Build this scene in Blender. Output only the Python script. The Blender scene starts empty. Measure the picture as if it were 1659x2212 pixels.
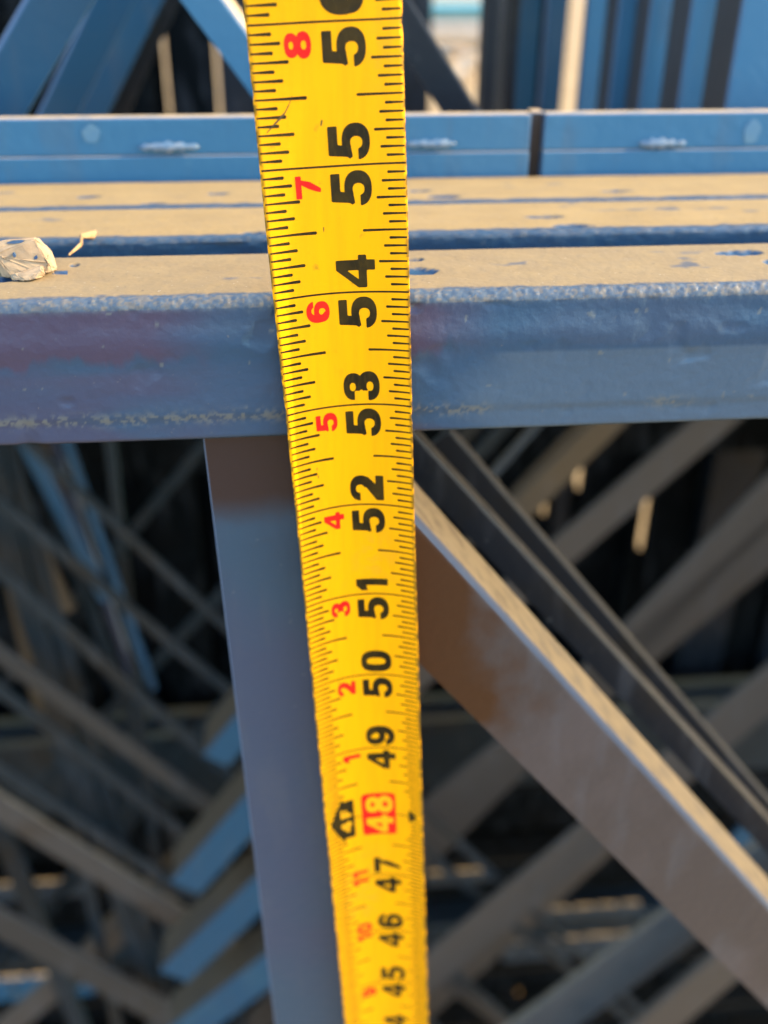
import bpy, bmesh, math, random
import numpy as np
from mathutils import Vector, Matrix
random.seed(7)
rng = np.random.default_rng(5)
scene = bpy.context.scene
C = scene.collection
R = math.radians

# ------------------------------------------------------------------ camera, world, sun, exposure
FPX, IW, IH = 2200.0, 1659.0, 2212.0            # focal length and picture size in reference pixels
TH, PSI, RHO = R(30.5), R(5.5), R(0.4)
CAM = Vector((0.0, -0.205, 1.4396))
ROT = Matrix.Rotation(-PSI, 3, 'Z') @ Matrix.Rotation(math.pi/2 - TH, 3, 'X') @ Matrix.Rotation(RHO, 3, 'Z')
cd = bpy.data.cameras.new('camera'); cam = bpy.data.objects.new('camera', cd); C.objects.link(cam)
cam.matrix_world = Matrix.Translation(CAM) @ ROT.to_4x4()
cd.sensor_fit = 'VERTICAL'; cd.sensor_height = 24.0; cd.lens = 24.0*FPX/IH
cd.clip_start = 0.005; cd.clip_end = 400.0
cd.dof.use_dof = True; cd.dof.focus_distance = 0.215; cd.dof.aperture_fstop = 5.8
scene.camera = cam

SUN = Vector((0.87, -0.012, 0.47)).normalized()   # direction towards the sun
w = bpy.data.worlds.new('World'); scene.world = w; w.use_nodes = True
nt = w.node_tree; bg = nt.nodes['Background']
sky = nt.nodes.new('ShaderNodeTexSky'); sky.sky_type = 'NISHITA'; sky.sun_disc = False
sky.sun_elevation = math.asin(SUN.z); sky.sun_rotation = math.atan2(SUN.x, SUN.y)
sky.dust_density = 1.0; sky.ozone_density = 2.4
nt.links.new(sky.outputs[0], bg.inputs[0]); bg.inputs[1].default_value = 0.15
sl = bpy.data.lights.new('sun', 'SUN'); so = bpy.data.objects.new('sun', sl); C.objects.link(so)
sl.energy = 2.0; sl.angle = R(0.6); sl.color = (1.0, 0.76, 0.42)
so.rotation_euler = SUN.to_track_quat('Z', 'Y').to_euler()
scene.view_settings.view_transform = 'Standard'; scene.view_settings.look = 'None'
scene.view_settings.exposure = 2.4; scene.view_settings.gamma = 1.0

def ray(px, py):
    return ROT @ Vector((px - IW/2, -(py - IH/2), -FPX))
def U(px, py, y):                                # picture point -> point on the upright plane at depth y
    d = ray(px, py); return CAM + d*((y - CAM.y)/d.y)
def UZ(px, py, z):                               # picture point -> point on the level plane at height z
    d = ray(px, py); return CAM + d*((z - CAM.z)/d.z)
def depth(p):
    return -(ROT.transposed() @ (p - CAM)).z

# ------------------------------------------------------------------ object helpers
def link(name, me, mat, parent=None):
    o = bpy.data.objects.new(name, me); C.objects.link(o)
    if mat is not None and len(me.materials) == 0: me.materials.append(mat)
    if parent is not None: o.parent = parent
    return o
def tag(o, label, cat, group=None):
    o['label'] = label; o['category'] = cat
    if group: o['group'] = group
    return o
def thing(name, label, cat, loc=(0, 0, 0), group=None):
    o = bpy.data.objects.new(name, None); C.objects.link(o); o.location = loc
    o.empty_display_size = 0.02
    return tag(o, label, cat, group)
def mesh(name, v, f, smooth=False):
    me = bpy.data.meshes.new(name); me.from_pydata([tuple(p) for p in v], [], f); me.update()
    if smooth:
        for p in me.polygons: p.use_smooth = True
    return me

# ------------------------------------------------------------------ materials
def nodes(name):
    m = bpy.data.materials.new(name); m.use_nodes = True
    return m, m.node_tree.nodes, m.node_tree.links, m.node_tree.nodes['Principled BSDF']
def N(ns, t, **k):
    n = ns.new(t)
    for a, b in k.items(): setattr(n, a, b)
    return n
def mixc(ns, ls, fac, a, b):
    n = ns.new('ShaderNodeMix'); n.data_type = 'RGBA'
    for s, v in ((0, fac), (6, a), (7, b)):
        if hasattr(v, 'is_linked'): ls.new(v, n.inputs[s])
        else: n.inputs[s].default_value = v if s == 0 else (*v, 1)
    return n.outputs[2]
def ramp(ns, ls, x, a, b, lo=0.0, hi=1.0):
    n = ns.new('ShaderNodeMapRange'); n.interpolation_type = 'SMOOTHSTEP'
    ls.new(x, n.inputs[0]); n.inputs[1].default_value = a; n.inputs[2].default_value = b
    n.inputs[3].default_value = lo; n.inputs[4].default_value = hi
    return n.outputs[0]
def mul(ns, ls, a, b):
    n = ns.new('ShaderNodeMath'); n.operation = 'MULTIPLY'
    for i, v in enumerate((a, b)):
        if hasattr(v, 'is_linked'): ls.new(v, n.inputs[i])
        else: n.inputs[i].default_value = v
    return n.outputs[0]
def noise(ns, ls, pos, scale, detail=4, stretch=None):
    n = ns.new('ShaderNodeTexNoise'); n.inputs['Scale'].default_value = scale; n.inputs['Detail'].default_value = detail
    if stretch:
        mp = ns.new('ShaderNodeMapping'); mp.inputs['Scale'].default_value = stretch; ls.new(pos, mp.inputs[0]); pos = mp.outputs[0]
    ls.new(pos, n.inputs['Vector']); return n.outputs[0]
DUST = (0.50, 0.36, 0.19)
def paint(name, base, patch, dust=0.9, rough=0.42, patch_lo=0.52, patch_hi=0.68, scale=22, dustcol=DUST, spec=0.3, rim=(0.11, 0.16, 0.24), reflect_shade=None):
    """weathered gloss paint with patches of another coat; dust lies on what faces up"""
    m, ns, ls, b = nodes(name)
    g = N(ns, 'ShaderNodeNewGeometry'); pos = g.outputs['Position']
    n1 = noise(ns, ls, pos, scale, 5); n2 = noise(ns, ls, pos, 160, 4)
    col = mixc(ns, ls, ramp(ns, ls, n1, patch_lo, patch_hi), base, patch)
    col = mixc(ns, ls, mul(ns, ls, ramp(ns, ls, noise(ns, ls, pos, 130, 6, (1, 1, 0.18)), 0.52, 0.72), 0.22), col, (0.09, 0.10, 0.11))
    sp = ramp(ns, ls, noise(ns, ls, pos, 420, 3), 0.70, 0.76)
    col = mixc(ns, ls, mul(ns, ls, sp, 0.6), col, (0.13, 0.15, 0.15))
    sx = N(ns, 'ShaderNodeSeparateXYZ'); ls.new(g.outputs['True Normal'], sx.inputs[0])
    if reflect_shade:                                    # brown reflections and the bar's shadow painted in near the top
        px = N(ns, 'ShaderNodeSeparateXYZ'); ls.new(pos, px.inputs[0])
        ad = N(ns, 'ShaderNodeMath'); ad.operation = 'MULTIPLY_ADD'; ls.new(noise(ns, ls, pos, 60, 3), ad.inputs[0]); ad.inputs[1].default_value = 0.008 if reflect_shade[2] == 2 else 0.05; ls.new(px.outputs[reflect_shade[2]], ad.inputs[2])
        col = mixc(ns, ls, ramp(ns, ls, ad.outputs[0], reflect_shade[1], reflect_shade[1] + (0.010 if reflect_shade[2] == 2 else 0.022), 0.0 if reflect_shade[3] > 0 else 1.0, 1.0 if reflect_shade[3] > 0 else 0.0), col, reflect_shade[0])
    up = ramp(ns, ls, sx.outputs[2], 0.35, 0.62)
    du = mul(ns, ls, up, ramp(ns, ls, n2, 0.25, 0.6, 0.55*dust, dust))
    col = mixc(ns, ls, du, col, dustcol)
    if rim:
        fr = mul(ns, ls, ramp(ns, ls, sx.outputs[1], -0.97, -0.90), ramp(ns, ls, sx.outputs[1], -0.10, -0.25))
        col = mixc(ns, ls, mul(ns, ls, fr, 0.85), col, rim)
    ls.new(col, b.inputs['Base Color'])
    ls.new(ramp(ns, ls, du, 0, 0.8, rough, 0.85), b.inputs['Roughness'])
    b.inputs['Specular IOR Level'].default_value = spec
    bp = N(ns, 'ShaderNodeBump'); bp.inputs['Strength'].default_value = 0.35; bp.inputs['Distance'].default_value = 0.0006
    ls.new(noise(ns, ls, pos, 300, 3), bp.inputs['Height']); ls.new(bp.outputs[0], b.inputs['Normal'])
    return m
M = {}
M['blue'] = paint('blue_paint', (0.013, 0.068, 0.122), (0.024, 0.078, 0.126))
M['bright'] = paint('bright_blue_paint', (0.032, 0.130, 0.222), (0.048, 0.145, 0.228), scale=9, rough=0.5)
M['slate'] = paint('slate_blue_paint', (0.0193, 0.0319, 0.0588), (0.0294, 0.0353, 0.0605), scale=14, rough=0.36)
M['post'] = paint('slate_blue_post_paint', (0.031, 0.066, 0.100), (0.041, 0.060, 0.096), scale=11, rough=0.30, patch_lo=0.42, patch_hi=0.62, reflect_shade=((0.031, 0.021, 0.021), 1.312, 2, 1))  # brown upper end: shadow and reflections under the top bar, painted in
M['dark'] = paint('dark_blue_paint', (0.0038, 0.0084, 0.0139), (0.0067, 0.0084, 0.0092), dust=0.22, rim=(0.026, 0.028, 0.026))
M['deep'] = paint('interior_shade_paint', (0.0017, 0.0032, 0.0038), (0.0030, 0.0036, 0.0036), dust=0.03, spec=0.05, rough=0.75, rim=None)  # lack of light inside the stack put into a near-black base
M['grey'] = paint('cool_grey_paint', (0.036, 0.037, 0.035), (0.026, 0.031, 0.033), scale=8, dust=0.4, dustcol=(0.085, 0.07, 0.05), rim=None)
M['slat'] = paint('grey_brown_primer', (0.066, 0.058, 0.049), (0.052, 0.049, 0.044), scale=8, dust=0.5, dustcol=(0.12, 0.09, 0.055), rim=None)
M['tan'] = paint('tan_primer', (0.085, 0.062, 0.036), (0.052, 0.044, 0.034), scale=14, dust=0.5, dustcol=(0.15, 0.105, 0.06), rim=None)
M['dim'] = paint('dim_blue_grey_paint', (0.006, 0.0185, 0.0265), (0.013, 0.0175, 0.0185), scale=14, dust=0.25, dustcol=(0.05, 0.045, 0.035), rim=None)  # cyan cast of the shadows mixed into a dim base colour
M['royal'] = paint('royal_blue_paint', (0.0095, 0.064, 0.118), (0.016, 0.076, 0.124), dust=0.4, dustcol=(0.10, 0.08, 0.05), rim=None)
M['side'] = paint('dull_grey_paint', (0.060, 0.056, 0.050), (0.050, 0.042, 0.034), scale=20, dust=0.4, rim=None)
M['steel'] = paint('pale_steel', (0.0403, 0.0538, 0.0622), (0.0286, 0.0437, 0.0554), scale=30, dust=0.4, rim=None)
M['rust'] = paint('brown_rust', (0.0286, 0.0168, 0.0092), (0.0504, 0.0302, 0.0168), scale=60, dust=0.8, rough=0.8)
M['brace'] = paint('brown_reflect_paint', (0.0700, 0.0580, 0.0550), (0.0540, 0.0450, 0.0420), scale=16, dust=0.9, rough=0.34, patch_lo=0.40, patch_hi=0.56, dustcol=(0.46, 0.29, 0.12), rim=(0.0462, 0.0714, 0.1050), reflect_shade=((0.046, 0.0190, 0.0085), 0.068, 0, -1))  # brown face reflection and sunlit warmth of flange dust painted into the colours

def chord_material():
    m, ns, ls, b = nodes('worn_blue_paint')
    g = N(ns, 'ShaderNodeNewGeometry'); pos = g.outputs['Position']
    def at(n): a = N(ns, 'ShaderNodeAttribute'); a.attribute_name = n; return a.outputs['Fac']
    base = mixc(ns, ls, ramp(ns, ls, noise(ns, ls, pos, 45, 6, (0.5, 1, 2.2)), 0.4, 0.65), (0.019, 0.060, 0.110), (0.030, 0.063, 0.108))
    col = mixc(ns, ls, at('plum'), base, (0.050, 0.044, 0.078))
    col = mixc(ns, ls, at('pale'), col, (0.058, 0.096, 0.132))
    col = mixc(ns, ls, mul(ns, ls, ramp(ns, ls, noise(ns, ls, pos, 700, 2), 0.73, 0.78), 0.4), col, (0.13, 0.13, 0.12))
    col = mixc(ns, ls, at('chip'), col, (0.11, 0.125, 0.12))
    n3 = noise(ns, ls, pos, 130, 8, (0.45, 1, 1))
    dcol = mixc(ns, ls, n3, (0.240, 0.158, 0.060), (0.36, 0.245, 0.096))
    dcol = mixc(ns, ls, mul(ns, ls, ramp(ns, ls, noise(ns, ls, pos, 1400, 2), 0.70, 0.76), 0.7), dcol, (0.52, 0.42, 0.28))
    dcol = mixc(ns, ls, mul(ns, ls, ramp(ns, ls, noise(ns, ls, pos, 800, 3), 0.66, 0.74), 0.6), dcol, (0.13, 0.09, 0.045))
    col = mixc(ns, ls, at('dust'), col, dcol)
    ls.new(col, b.inputs['Base Color'])
    ls.new(ramp(ns, ls, at('dust'), 0, 0.8, 0.36, 0.9), b.inputs['Roughness']); b.inputs['Specular IOR Level'].default_value = 0.35
    bp = N(ns, 'ShaderNodeBump'); bp.inputs['Strength'].default_value = 0.35; bp.inputs['Distance'].default_value = 0.0005
    ls.new(noise(ns, ls, pos, 520, 5), bp.inputs['Height']); ls.new(bp.outputs[0], b.inputs['Normal'])
    return m
M['chord'] = chord_material()

def simple(name, c1, c2, scale, rough, bump=0.3, dist=0.0005, lo=0.4, hi=0.65):
    m, ns, ls, b = nodes(name)
    g = N(ns, 'ShaderNodeNewGeometry'); pos = g.outputs['Position']
    n = noise(ns, ls, pos, scale, 6)
    ls.new(mixc(ns, ls, ramp(ns, ls, n, lo, hi), c1, c2), b.inputs['Base Color'])
    b.inputs['Roughness'].default_value = rough
    bp = N(ns, 'ShaderNodeBump'); bp.inputs['Strength'].default_value = bump; bp.inputs['Distance'].default_value = dist
    ls.new(n, bp.inputs['Height']); ls.new(bp.outputs[0], b.inputs['Normal'])
    return m
M['sand'] = simple('dry_sand', (0.27, 0.170, 0.062), (0.36, 0.235, 0.095), 3.0, 0.95, 0.5, 0.02)
M['stone'] = simple('cream_mortar', (0.38, 0.265, 0.150), (0.30, 0.205, 0.115), 260, 0.9, 0.6)
M['blueflake'] = simple('blue_flake', (0.02, 0.055, 0.12), (0.05, 0.09, 0.14), 300, 0.5)
M['straw'] = simple('dry_straw', (0.38, 0.24, 0.11), (0.24, 0.14, 0.055), 300, 0.8)
M['weld'] = simple('painted_weld', (0.10, 0.17, 0.24), (0.20, 0.24, 0.27), 500, 0.18, 0.5)
M['mint'] = simple('pale_green_paint', (0.085, 0.185, 0.25), (0.07, 0.175, 0.26), 300, 0.5)
M['teal'] = simple('teal_paint', (0.10, 0.27, 0.28), (0.14, 0.32, 0.32), 4, 0.6)
M['concrete'] = simple('grey_concrete', (0.30, 0.27, 0.22), (0.42, 0.38, 0.32), 9, 0.9)

def tape_material():
    m, ns, ls, b = nodes('yellow_tape_lacquer')
    g = N(ns, 'ShaderNodeNewGeometry'); pos = g.outputs['Position']
    streak = noise(ns, ls, pos, 90, 5, (6, 6, 0.6))
    col = mixc(ns, ls, ramp(ns, ls, streak, 0.35, 0.7), (0.95, 0.405, 0.0003), (0.90, 0.375, 0.001))
    spot = mul(ns, ls, ramp(ns, ls, noise(ns, ls, pos, 260, 4), 0.66, 0.78), ramp(ns, ls, noise(ns, ls, pos, 40, 2), 0.5, 0.62))
    col = mixc(ns, ls, mul(ns, ls, spot, 0.8), col, (0.30, 0.17, 0.01))
    smear = mul(ns, ls, ramp(ns, ls, noise(ns, ls, pos, 35, 3, (1, 1, 0.8)), 0.56, 0.70), ramp(ns, ls, noise(ns, ls, pos, 420, 5), 0.42, 0.62))
    col = mixc(ns, ls, mul(ns, ls, smear, 0.35), col, (0.55, 0.30, 0.02))
    a = N(ns, 'ShaderNodeAttribute'); a.attribute_name = 'edge'
    wear = mul(ns, ls, a.outputs['Fac'], ramp(ns, ls, noise(ns, ls, pos, 500, 4), 0.36, 0.56))
    col = mixc(ns, ls, wear, col, (0.10, 0.07, 0.012))
    ls.new(col, b.inputs['Base Color']); b.inputs['Roughness'].default_value = 0.42
    b.inputs['Specular IOR Level'].default_value = 0.12; b.inputs['Coat Weight'].default_value = 0.06; b.inputs['Coat Roughness'].default_value = 0.14
    bp = N(ns, 'ShaderNodeBump'); bp.inputs['Strength'].default_value = 0.12; bp.inputs['Distance'].default_value = 0.0003
    ls.new(noise(ns, ls, pos, 900, 3), bp.inputs['Height']); ls.new(bp.outputs[0], b.inputs['Normal'])
    return m
def ink(name, c, worn, lo=0.50, hi=0.66, amt=0.8):
    m, ns, ls, b = nodes(name)
    g = N(ns, 'ShaderNodeNewGeometry'); pos = g.outputs['Position']
    big = ramp(ns, ls, noise(ns, ls, pos, 130, 3), 0.38, 0.66)
    fine = ramp(ns, ls, noise(ns, ls, pos, 1500, 4, (1, 1, 0.35)), lo, hi)
    col = mixc(ns, ls, mul(ns, ls, big, 0.55), c, worn)
    col = mixc(ns, ls, mul(ns, ls, fine, amt*0.5), col, worn)
    ls.new(col, b.inputs['Base Color']); b.inputs['Roughness'].default_value = 0.4
    b.inputs['Specular IOR Level'].default_value = 0.2; b.inputs['Coat Weight'].default_value = 0.06; b.inputs['Coat Roughness'].default_value = 0.15
    bp = N(ns, 'ShaderNodeBump'); bp.inputs['Strength'].default_value = 0.2; bp.inputs['Distance'].default_value = 0.0003
    ls.new(noise(ns, ls, pos, 1200, 3), bp.inputs['Height']); ls.new(bp.outputs[0], b.inputs['Normal'])
    return m
M['tape'] = tape_material()
M['scuff'] = simple('dark_scuff', (0.10, 0.055, 0.006), (0.03, 0.02, 0.004), 900, 0.6)
M['black'] = ink('black_ink', (0.009, 0.007, 0.002), (0.055, 0.032, 0.003))
M['red'] = ink('red_ink', (0.85, 0.008, 0.006), (0.88, 0.022, 0.006), amt=0.3)
M['yellow'] = ink('yellow_ink', (0.95, 0.42, 0.003), (0.92, 0.40, 0.008), amt=0.2)

# ------------------------------------------------------------------ ground
v = [(-150, -60, 0), (150, -60, 0), (150, 240, 0), (-150, 240, 0)]
gr = link('ground', mesh('ground', v, [(0, 1, 2, 3)]), M['sand']); gr['kind'] = 'structure'

# ------------------------------------------------------------------ smooth value noise for the close-up chords
def vnoise(x, y, seed):
    def h(i, j):
        a = (i*374761393 + j*668265263 + seed*974711) & 0xffffffff
        a = ((a ^ (a >> 13))*1274126177) & 0xffffffff
        return ((a ^ (a >> 16)) & 0xffff)/65535.0
    xi = np.floor(x).astype(np.int64); yi = np.floor(y).astype(np.int64)
    u = x - xi; q = y - yi; u = u*u*(3 - 2*u); q = q*q*(3 - 2*q)
    return (h(xi, yi)*(1-u) + h(xi+1, yi)*u)*(1-q) + (h(xi, yi+1)*(1-u) + h(xi+1, yi+1)*u)*q
def fbm(x, y, seed, o=4):
    s = 0; a = 0.5
    for k in range(o): s = s + a*vnoise(x*2**k, y*2**k, seed + 17*k); a *= 0.5
    return s/(1 - 0.5**o)
def sst(x, a, b):
    t = np.clip((x - a)/(b - a), 0, 1); return t*t*(3 - 2*t)

ZT = 1.3690                                       # top of the stacked chords
def chord_mesh(name, y0, dep, hgt, ztop, x0, x1, seed, spots=(), dens=0.0007, xin=(-0.13, 0.19), lip=True, dustamt=1.0, r=0.0024, plain=False):
    """angle-iron chord along x: front leg, rough rounded corner, top flange; wear and painted reflections written as attributes"""
    t = 0.0032
    prof = []                                     # (y, z, kind) from the foot of the front leg, up and over
    prof += [(t, -hgt, 0), (0.0008, -hgt, 0), (0.0, -hgt + 0.0008, 0)]
    for z in np.linspace(-hgt + 0.0014, -r, 60): prof.append((0.0, z, 0))
    for a in np.linspace(0, 90, 13)[1:]: prof.append((r - r*math.cos(R(a)), -r + r*math.sin(R(a)), 1))
    for y in np.linspace(r, dep - 0.001, 44)[1:]: prof.append((y, 0.0, 2))
    prof += [(dep, -0.0010, 2), (dep, -t, 2), (t + .001, -t, 3), (t, -t - .001, 3)]
    prof = np.array(prof); n = len(prof)
    xs = np.concatenate([np.linspace(x0, xin[0], 60)[:-1], np.arange(xin[0], xin[1], dens), np.linspace(xin[1], x1, 90)])
    X, Y = np.meshgrid(xs, prof[:, 0], indexing='ij'); Z = np.broadcast_to(prof[:, 1], X.shape).copy(); Y = Y.copy()
    K = np.broadcast_to(prof[:, 2], X.shape)
    S = np.broadcast_to(np.concatenate([[0], np.cumsum(np.hypot(np.diff(prof[:, 0]), np.diff(prof[:, 1])))]), X.shape)
    front = K == 0; top = K == 2; cor = sst(Z, -0.0036, -0.0014)*(K <= 1) + (K == 2)*sst(-Y, -0.0050, -0.0024)
    # relief
    big = fbm(X*40, S*90, seed) - 0.5; fine = fbm(X*420, S*420, seed+3) - 0.5; grit = fbm(X*1200, S*1200, seed+5, 3) - 0.5
    d = 0.00045*big + 0.00018*fine + cor*(0.00025*fine + 0.00045*grit)
    dimple = np.clip(0.33 - fbm(X*150, S*150, seed+9, 2), 0, 1)*0.0025*front
    d -= dimple
    if lip:
        d += -0.0005*sst(-Z, hgt - 0.0070, hgt - 0.0045)*front + 0.0006*np.exp(-((Z + 0.010)/0.0035)**2)*front
    Y -= d*((K == 0) + 0.7*(K == 1)); Z += d*((K == 2)*0.5 + 0.7*(K == 1))
    # wear, and reflections painted in as plum and pale
    rag = 0.0016*(fbm(X*260, S*30, seed+21) - 0.5)
    dust = top*sst(Y + 1.6*rag, 0.0016, 0.0042)*(0.86 + 0.14*fbm(X*300, S*300, seed+11))
    dust = np.maximum(dust, cor*(0.10 + 0.30*sst(fbm(X*1300, S*1300, seed+12, 3), 0.45, 0.66))*(K >= 1))
    dust *= 1 - 0.6*top*sst(fbm(X*75, Y*150, seed+31, 4), 0.74, 0.82)
    chip = np.zeros_like(X)
    if lip:
        band = np.exp(-((Z + hgt - 0.0058 + rag*0.9)/0.0015)**2)*sst(fbm(X*1100, S*1100, seed+41, 4), 0.46, 0.60)
        chip += front*band*np.where(X < 0.012, 1.0, sst(fbm(X*60, X*0, seed+43), 0.45, 0.6))*0.9
    chip = np.maximum(chip, cor*(K <= 1)*sst(fbm(X*1500, S*1500, seed+44, 3), 0.50, 0.66)*0.35)
    chip = np.maximum(chip, 0.7*front*sst(fbm(X*420, S*420, seed+45, 2), 0.87, 0.90))
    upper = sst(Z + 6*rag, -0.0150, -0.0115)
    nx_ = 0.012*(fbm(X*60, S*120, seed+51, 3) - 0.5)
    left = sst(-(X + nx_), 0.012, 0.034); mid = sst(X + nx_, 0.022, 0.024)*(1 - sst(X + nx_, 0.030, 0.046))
    plum = front*np.clip(np.maximum(left, mid*(X > 0))*(1.0*upper + 0.6*sst(fbm(X*16, S*60, seed+52), 0.46, 0.62)), 0, 1)  # plum patches, partly reflections painted into the front face
    pale = front*sst(X + 0.02*(fbm(X*60, S*90, seed+61) - .5), 0.035, 0.050)*sst(-Z, 0.0135, 0.0145)*0.8
    pale = np.maximum(pale, (0.15 if plain else 0.45)*cor*(K <= 1))  # light reflected along the rounded corner, painted as a pale band
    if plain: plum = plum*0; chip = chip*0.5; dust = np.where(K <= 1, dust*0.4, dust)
    for (sx, sy, rx, ry) in spots:
        q = np.hypot((X - sx)/rx, (y0 + Y - sy)/ry) + 0.5*(fbm(X*500, Y*500, seed+71, 2) - 0.5)
        mk = top*(1 - sst(q, 0.85, 1.08))
        dust = dust*(1 - mk); Z -= 0.0009*top*(1 - sst(q, 0.55, 1.05)); chip = np.maximum(chip*(1-mk), 0)
    nx = len(xs)
    co = np.stack([X, Y + y0, Z + ztop], -1).reshape(-1, 3)
    idx = np.arange(nx*n).reshape(nx, n)
    a = idx[:-1]; b = idx[1:]; j2 = np.roll(np.arange(n), -1)
    faces = np.stack([a, b, b[:, j2], a[:, j2]], -1).reshape(-1, 4)
    me = bpy.data.meshes.new(name)
    me.from_pydata(co.tolist(), [], faces.tolist() + [list(idx[0][::-1])[::-1], list(idx[-1])[::-1]])
    for nm, arr in (('dust', dust*dustamt), ('chip', chip), ('plum', plum), ('pale', pale)):
        at = me.attributes.new(nm, 'FLOAT', 'POINT'); at.data.foreach_set('value', np.clip(arr, 0, 1).reshape(-1).astype(np.float32))
    me.update()
    for p in me.polygons: p.use_smooth = True
    return me

# ------------------------------------------------------------------ angle irons between two points
def angle_iron(name, A, B, down, back, leg, flange, t, mat, parent, rr=None, mat2=None):
    """corner line A-B, one leg along `down`, one flange along `back`, slightly rounded outer corner"""
    A = Vector(A); B = Vector(B); down = Vector(down).normalized(); back = Vector(back).normalized()
    rr = rr or min(t*0.7, leg*0.12)
    prof = [(0, leg), (0, rr)]
    for a in (22, 45, 68): prof.append((rr - rr*math.cos(R(a)), rr - rr*math.sin(R(a))))
    prof += [(rr, 0), (flange, 0), (flange, t), (t, t), (t, leg)]
    org = parent.location if parent else Vector()
    vs = []
    for P in (A, B):
        for (b_, d_) in prof: vs.append(P + back*b_ + down*d_ - org)
    n = len(prof)
    fs = [(i, (i+1) % n, n + (i+1) % n, n + i) for i in range(n)]
    me = bpy.data.meshes.new(name); bm = bmesh.new()
    bv = [bm.verts.new(p) for p in vs]
    for k_, f in enumerate(fs):
        q = bm.faces.new([bv[i] for i in f])
        if mat2 is not None and k_ >= 5: q.material_index = 1
    bm.faces.new(bv[:n]); bm.faces.new(bv[n:])
    bmesh.ops.recalc_face_normals(bm, faces=bm.faces)
    for f in bm.faces:
        f.smooth = False
    bm.to_mesh(me); bm.free()
    me.materials.append(mat)
    if mat2 is not None: me.materials.append(mat2)
    return link(name, me, mat, parent)
def bar_px(name, p0, p1, y, wpx, mat, parent, fl=0.033, side=1, ext0=0.0, ext1=0.0, t=0.0035, dy=0.0, mat2=None, zlo=None, zhi=None):
    """angle iron whose upper corner edge runs through two picture points on the upright plane y"""
    A = U(*p0, y); B = U(*p1, y + dy); d = (B - A)
    A2 = A - d*ext0; B2 = B + d*ext1
    if zlo is not None:                            # run the bar down to its bottom chord
        if A2.z < B2.z: A2 = A + d*((zlo - A.z)/d.z)
        else: B2 = A + d*((zlo - A.z)/d.z)
    if zhi is not None:                            # and up to its top chord
        if A2.z > B2.z: A2 = A + d*((zhi - A.z)/d.z)
        else: B2 = A + d*((zhi - A.z)/d.z)
    leg = wpx*depth((A + B)*0.5)/FPX
    dn = Vector((d.z, 0, -d.x))
    if dn.z > 0 or (abs(dn.z) < 1e-6 and dn.x*side < 0): dn = -dn
    return angle_iron(name, A2, B2, dn, (0, 1, 0), leg, fl, t, mat, parent, None, mat2)
def box(name, x0, x1, y0, y1, z0, z1, mat, parent=None, bev=0.0006, seg=2):
    bm = bmesh.new(); org = parent.location if parent else Vector()
    bmesh.ops.create_cube(bm, size=1)
    for q in bm.verts:
        q.co = Vector(((x0+x1)/2 + q.co.x*(x1-x0), (y0+y1)/2 + q.co.y*(y1-y0), (z0+z1)/2 + q.co.z*(z1-z0))) - org
    if bev: bmesh.ops.bevel(bm, geom=bm.edges[:], offset=bev, segments=seg, affect='EDGES', profile=0.5)
    me = bpy.data.meshes.new(name); bm.to_mesh(me); bm.free()
    return link(name, me, mat, parent)

# ------------------------------------------------------------------ the front frame
def spot(px, py, rx, ry, z=ZT):
    p = UZ(px, py, z); k = depth(p)/FPX
    return (p.x, p.y, rx*k, ry*k/0.27)
F0 = thing('welded_frame', 'nearest blue welded frame directly behind the yellow tape, with dusty top and brown diagonal brace', 'steel frame', (0, 0.006, 0), 'welded steel frames packed upright in a row')
def chord_part(parent, *a, **k):
    me = chord_mesh('top_chord', *a, **k)
    me.transform(Matrix.Translation(-parent.location)); me.update()
    return link('top_chord', me, M['chord'], parent)
sp0 = [spot(905, 586, 40, 6.5), spot(895, 561, 26, 3), spot(1600, 546, 52, 5.5), spot(1668, 567, 22, 6), spot(-5, 603, 60, 6), spot(28, 574, 40, 6), spot(160, 573, 10, 3)]
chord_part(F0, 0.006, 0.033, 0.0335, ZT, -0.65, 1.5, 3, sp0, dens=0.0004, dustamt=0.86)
YP = 0.0125
pa, pb = U(440, 965, YP), U(592, 2200, YP)
pd = (pb - pa).normalized()
A = pa - pd*0.003; B = pa + pd*((pa.z - 0.03)/-pd.z)
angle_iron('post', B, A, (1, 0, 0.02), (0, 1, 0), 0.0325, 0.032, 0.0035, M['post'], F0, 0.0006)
angle_iron('post', (-0.60, YP, 0.03), (-0.60, YP, 1.338), (1, 0, 0), (0, 1, 0), 0.0325, 0.032, 0.0035, M['slate'], F0)
angle_iron('post', (1.44, YP, 0.03), (1.44, YP, 1.338), (1, 0, 0), (0, 1, 0), 0.0325, 0.032, 0.0035, M['slate'], F0)
bar_px('brace', (893, 1110), (1659, 1950), 0.0098, 200, M['brace'], F0, fl=0.0235, ext0=0.06, t=0.0035, zlo=0.02)
angle_iron('bottom_chord', (-0.65, 0.006, 0.0335), (1.5, 0.006, 0.0335), (0, 0, -1), (0, 1, 0), 0.033, 0.033, 0.0035, M['slate'], F0)

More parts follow.
